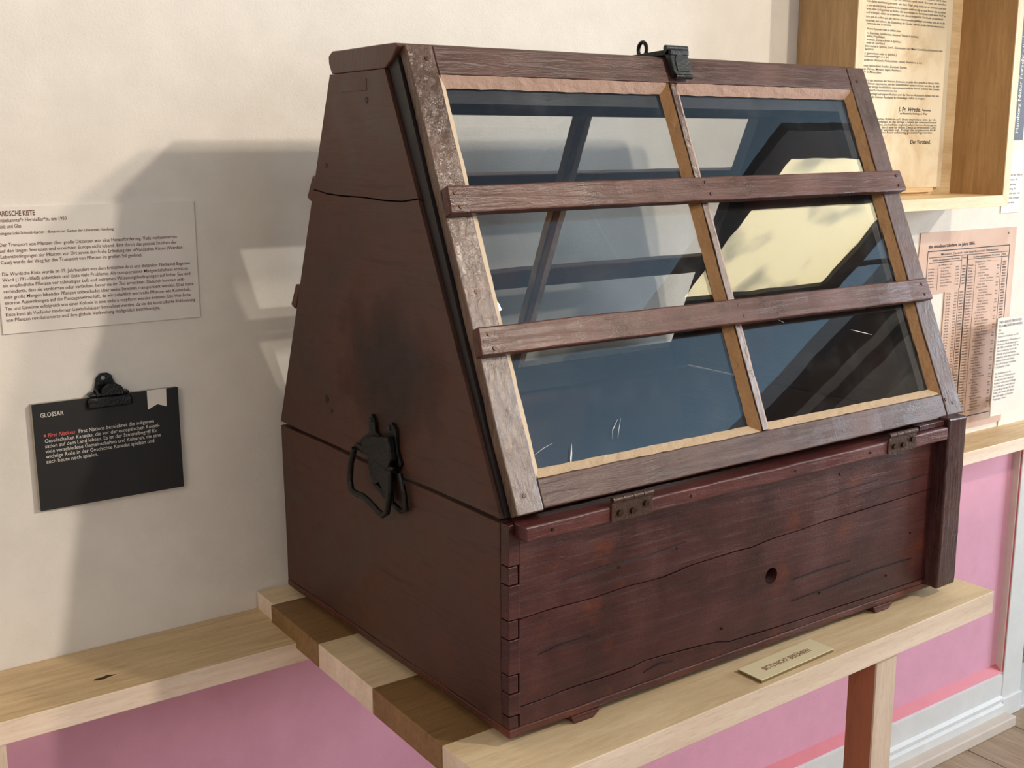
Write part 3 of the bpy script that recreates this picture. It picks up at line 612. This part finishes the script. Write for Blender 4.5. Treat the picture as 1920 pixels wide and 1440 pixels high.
dl = [('Gesellschaft Professoren und Naturforscher Deutschland und des', 1.8679, 1.1299), ('übrigen Europa, welche Reisende zu senden und nach Europa zu senden', 1.8677, 1.1212), ('Stelle von Jahren dahin sendeten gebracht, um dem Theil gütig anderen zu können und von', 1.8684, 1.1112),
      ('Wald erfahren, um sie mit Erfolg ausführen zu können, nothwendig er und ferner das zu sehen', 1.8688, 1.1018), ('zugewandte waren, eine Gelegenheit zu finden, die Sammlungen zu bereichern und wenn Hoff zu', 1.8685, 1.0938), ('m, so bedeutend erlangte, dahin zu erwerben, um denen möglichst Vortheile zu sammeln', 1.8595, 1.0854),
      ('dass in 8 Ländern und so sollen sich die Herren Interessenten gefälligst anmelden, was es an die', 1.8682, 1.0757), ('mir zu haben wünschen und nähere, die Einsendung der Gelder, welche an die Herren einzusenden', 1.8668, 1.0669), ('verwenden sind, zu bemerken.', 1.6527, 1.0600),
      ('Herren Actionairs habe zu wählen unter:', 1.6913, 1.0480), ('m, Eidechsen, Schildkröten, kleineren Thieren in Spiritus.)', 1.7615, 1.0379), ('ischen.) Vögelbälgen.', 1.6302, 1.0310), ('Insekten, kleinere Arten in Spiritus.)', 1.6939, 1.0227), ('oder in Spiritus.)', 1.6306, 1.0157),
      ('thierreiche in Spiritus, Land-, Süsswasser- und Meer-Conchilien-Schnecken oder', 1.8664, 1.0000), ('Spiritus.', 1.591, 1.0008), ('n (getrocknet oder in Spiritus.)', 1.6784, .9910), ('Schmetterlingen u. s. w.)', 1.6487, .9842), ('anderem, Nutzpilz, Holzstücken, Lianen, Saamen u. s. w.)', 1.7829, .9755),
      ('nzen (getrocknet) Knollen, Zwiebeln, Saamen.', 1.724, .9620), ('en (Farren, Moosen, Algen, Flechten.)', 1.7011, .9542), ('7r d. Mineralien.', 1.6246, .9470), ('der Pharmazie, wird das Interesse der Herren Actionairs in jeder Art, sowohl in Bezug Stelle,', 1.8632, .9275),
      ('der empfehlenden Namen sagenannte, auf der Gewinnhaften entsprochenen werden, zu, den', 1.8626, .9202), ('Haben wird, indem der fertige hochlöbliche naturwissenschaftliche Verein, welcher das Comité', 1.8635, .9125), ('Anleitung Gebrauch Germanicus ist.', 1.6909, .9048), ('Aktien bei Hamburg erfolgt auf eigene Kosten und die Herren Actionairs haben mit den', 1.8638, .8959), ('transportiren, so wie die kleinen Auslagen für Einballage, selbst zu tragen.', 1.8056, .8885),
      ('der dem naturwissenschaftlichen Publikum auf’s Beste empfehlend, bitte der Un-', 1.8609, .8362), ('für zu wünschende Aktien gefälligst an das einzige Comité der unterzeichneten', 1.8617, .8293), ('Ausland gezahlet einzusenden, und erbitte zugleich allen Herren Actionairen', 1.8625, .8225), ('Uebersendung der Sendungen, durch eine für diesen Zweck zu ernennende Com-', 1.8615, .8160), ('mit so an ihm liegt gesandt werden soll. Es legt die ergebenste Hoff-', 1.8623, .8096), ('wird durch die Ergebnisse seiner Reise vollständig gerechtfertigt werden.', 1.8464, .8037)]
def start(t, xe, z): return xe-min(.0040*len(t), xe-1.435)
DL = []
for t, xe, z in dl:
    if z > .99 and xe < 1.80 or .94 < z < .99 or z == 1.0:
        x_s = 1.560 if z > 1.01 else 1.555
        if xe-x_s < .03: x_s = 1.545
    else: x_s = 1.50
    if z == 1.0: z = 1.0078
    DL.append((t, x_s, z, xe-x_s, .0076, .12, .003))
DL += [('J. Fr. Wrede,', 1.7018, .8586, .088, .0145, .15, .02), ('Pharmaceut,', 1.797, .8598, .037, .0078, .12, .014), ('aus Wunstorf bei Hamburg a. d. Weser', 1.7072, .8508, .114, .0072, .1, .01), ('Der Vorstand.', 1.7562, .7780, .0849, .0145, .12, .022)]
text_part(DL, PW(.6993), M['ink_black'], ps)

# ------------------------------------------------------------------ printed trade table, cards
pt = thing('printed_table', (2.05, WY, .0), 'pinkish aged table of figures dated 1856 hung over the right ledge', 'paper')
obj('sheet', MB().prism([(1.8628, .5459), (2.312, .5434), (2.312, -.0300), (1.986, -.0300), (1.9862, .3785), (1.848, .3700), (1.8560, .46)][::-1], 0, .0028, XZ(WY-.0030)), M['paper_pink'], pt)
yv = WY-.0034
rl = MB()
def hl(x0, z0, x1, z1, w=.0009): rl.prism([(x0, z0-w), (x1, z1-w), (x1, z1+w), (x0, z0+w)], 0, .0003, XZ(yv))
def vl(x, z0, z1, w=.0007): rl.prism([(x-w, z0), (x+w, z0), (x+w, z1), (x-w, z1)], 0, .0003, XZ(yv))
hl(1.897, .4942, 2.2833, .4929, .0013); vl(1.897, .385, .494, .0012); vl(2.2825, .008, .493, .0014); hl(1.99, .008, 2.2833, .008, .0014)
hl(1.9039, .4769, 2.2766, .4752); hl(1.9055, .4629, 2.0537, .4626); hl(2.0831, .4633, 2.2767, .4614); vl(2.0815, .02, .4757, .0016); vl(2.0780, .02, .4757, .0008)
vl(2.0535, .385, .4745); vl(2.2469, .02, .4748); vl(2.0495, .02, .385); vl(1.947, .385, .455, .0004); vl(2.122, .02, .45, .0004)
obj('ruled_lines', rl, M['ink_black'], pt)
rn = random.Random(3)
names = 'Cacao Caffee Zucker Taback Häute Guano Cochenille Indigo Salpeter Baumwolle Reis Pfeffer Piment Ingwer Vanille Honig Wachs Talg Rum Gelbholz Blauholz Mahagoni Cedernholz Hörner Kupfer Zinn Sarsaparille Copaiva Balsam Chinarinde Thee Zimmt Cassia Mandeln Rosinen Syrop Thran Felle Borsten Wolle'.split()
tl = [('den einzelnen Gliedern, im Jahre 1856.', 1.8974, .5030, .2136, .0125, .08, .02), ("Mexico's, Central- und Süd-America's Westküste", 1.9559, .4810, .27, .0085, 0, .003),
      ('Einfuhr aus sämmtlich Westküste', 1.9197, .4670, .123, .0066, 0, .014), ('Werth', 2.058, .4672, .017, .0066, 0, .01), ('Ausfuhr nach sämmtlich Westküste', 2.1080, .4662, .128, .0066, 0, .014), ('Werth', 2.2505, .4660, .017, .0066, 0, .01),
      ('in Mexico etc.', 1.950, .4530, .062, .0062), ('Summa wie oben ............', 2.118, .4520, .11, .006)]
z = .444; i = 0
while z > .016:
    if z > .392:
        tl += [(names[i % 40]+' .....', 1.902, z, .042, .0058), ('%d Sack %d Kist.' % (rn.randint(1, 99), rn.randint(2, 60)), 1.960, z, rn.uniform(.03, .055), .0058), ('%d %d' % (rn.randint(1, 9), rn.randint(10, 99)), 2.028, z, .016, .0058), (str(rn.randint(1000, 9999)), 2.058, z, .016, .0064, 0, .01)]
    elif z < .375:
        tl += [('%d Sk.' % rn.randint(2, 90), 1.994, z, .02, .0056), (str(rn.randint(10, 99)), 2.030, z, .012, .0056), (str(rn.randint(1000, 9999)), 2.054, z, .018, .0064, 0, .012)]
    tl += [(names[(i*7+3) % 40]+' ....', 2.086, z, .034, .0060, 0, .006), ('%d Sack, %d Kisten' % (rn.randint(2, 99), rn.randint(1, 80)), 2.140+rn.uniform(-.008, .006), z, rn.uniform(.03, .07), .0058), (str(rn.randint(100, 9999)), 2.254, z, .018, .0068, 0, .014)]
    if i % 3: tl += [('%d' % rn.randint(10, 999), 2.226, z, .012, .0058)]
    z -= .0081; i += 1
text_part(tl, PW(yv), M['ink_black'], pt)
hk = obj('pin', MB().cyl((2.272, WY-.0042, .528), (2.272, WY-.0028, .528), .0028, 10), M['iron'], pt)

tc_ = thing('text_card', (2.21, .65, .02), 'white text card standing off the wall in front of the printed table', 'sign')
obj('card', MB().prism([(2.1405, .3005), (2.292, .3005), (2.292, .0190), (2.1405, .0190)], 0, .003, XZ(.652)), M['card_white'], tc_)
for (x, z_) in ((2.282, .27), (2.282, .05)):
    obj('spacer', MB().cyl((x, .6552, z_), (x, WY-.0032, z_), .008, 12), M['white'], tc_)
cl_ = [('TABELLARISCHE ÜBERSICHTEN', 2.1465, .2850, .112, .0098, 0, .008), ('DES HAMBURGISCHEN HANDELS', 2.1465, .2740, .118, .0098, 0, .008), ('1856', 2.1465, .2630, .014, .0090), ('Hamburg', 2.1465, .2540, .03, .0072), ('Staatsarchiv Hamburg, um 1857', 2.1465, .2450, .105, .0072)]
para = ['In tabellarischen Übersichten ist', 'der gesamte Handel Hamburgs im', 'Jahr 1856 verzeichnet. Viele der', 'Waren wurden über See aus den', 'Häfen der Westküste Amerikas', 'eingeführt, unter ihnen Kakao und', 'Salpeter, Guano und Hölzer,', 'die auch in Europa verarbeitet', 'und gehandelt wurden.', '', 'Die Ausfuhren waren oft', 'Glas, Eisen und Tuch und kamen', 'aus dem Hinterland. Hamburger', 'Kaufleute waren daran beteiligt,', 'die Zahlen geben einen Eindruck', 'von der Menge und dem Wert der', 'Güter, die in einem Jahr durch', 'den Hafen gingen, und von den', 'Wegen dieser Waren.']
for i, t in enumerate(para):
    if t: cl_.append((t, 2.1465, .2320-i*.0093, .0034*len(t), .0080, 0, .004))
text_part(cl_, PW(.6518), M['ink_grey'], tc_)
wc = thing('wall_card', (2.36, WY, -.03), 'white card on the ledge partly hidden behind the standing text card', 'sign')
obj('card', MB().prism([(2.3003, .20), (2.50, .20), (2.50, -.0450), (2.3003, -.0450)], 0, .0025, XZ(WY-.0028)), M['card_white'], wc)
text_part([('1856', 2.312, -.008, .03, .01)], PW(WY-.003), M['ink_grey'], wc)
dp = thing('dark_panel', (2.29, WY, .94), 'dark grey panel with pale upright lettering right of the wooden box', 'sign')
obj('panel', MB().box(2.2360, 2.3040, WY-.003, WY-.0004, .788, 1.16), plain('dark_slate_card', (62, 66, 76), .6), dp)
def PV(a, b, h): return (2.276-b, WY-.0032-h, .805+a)
text_part([('Hamburg Natur Forscht · weltweit', 0, 0, .31, .020, 0, .012)], PV, M['ink_white'], dp)
wp = thing('wall_label', (2.29, WY, .67), 'white wall panel with small grey text below the dark panel', 'sign')
obj('panel', MB().box(2.225, 2.3150, WY-.0026, WY-.0004, .585, .757), M['card_white'], wp)
text_part([(t, 2.238, .688-i*.0128, .0040*len(t), .0085, 0, .006) for i, t in enumerate(['Pflanzen der 1850 er', 'sammelten, die', 'Anfänge einer', 'Sammlung, die', 'bis heute zum Teil', 'im Garten erhalten', 'worden sind.'])], PW(WY-.0028), M['ink_grey'], wp)
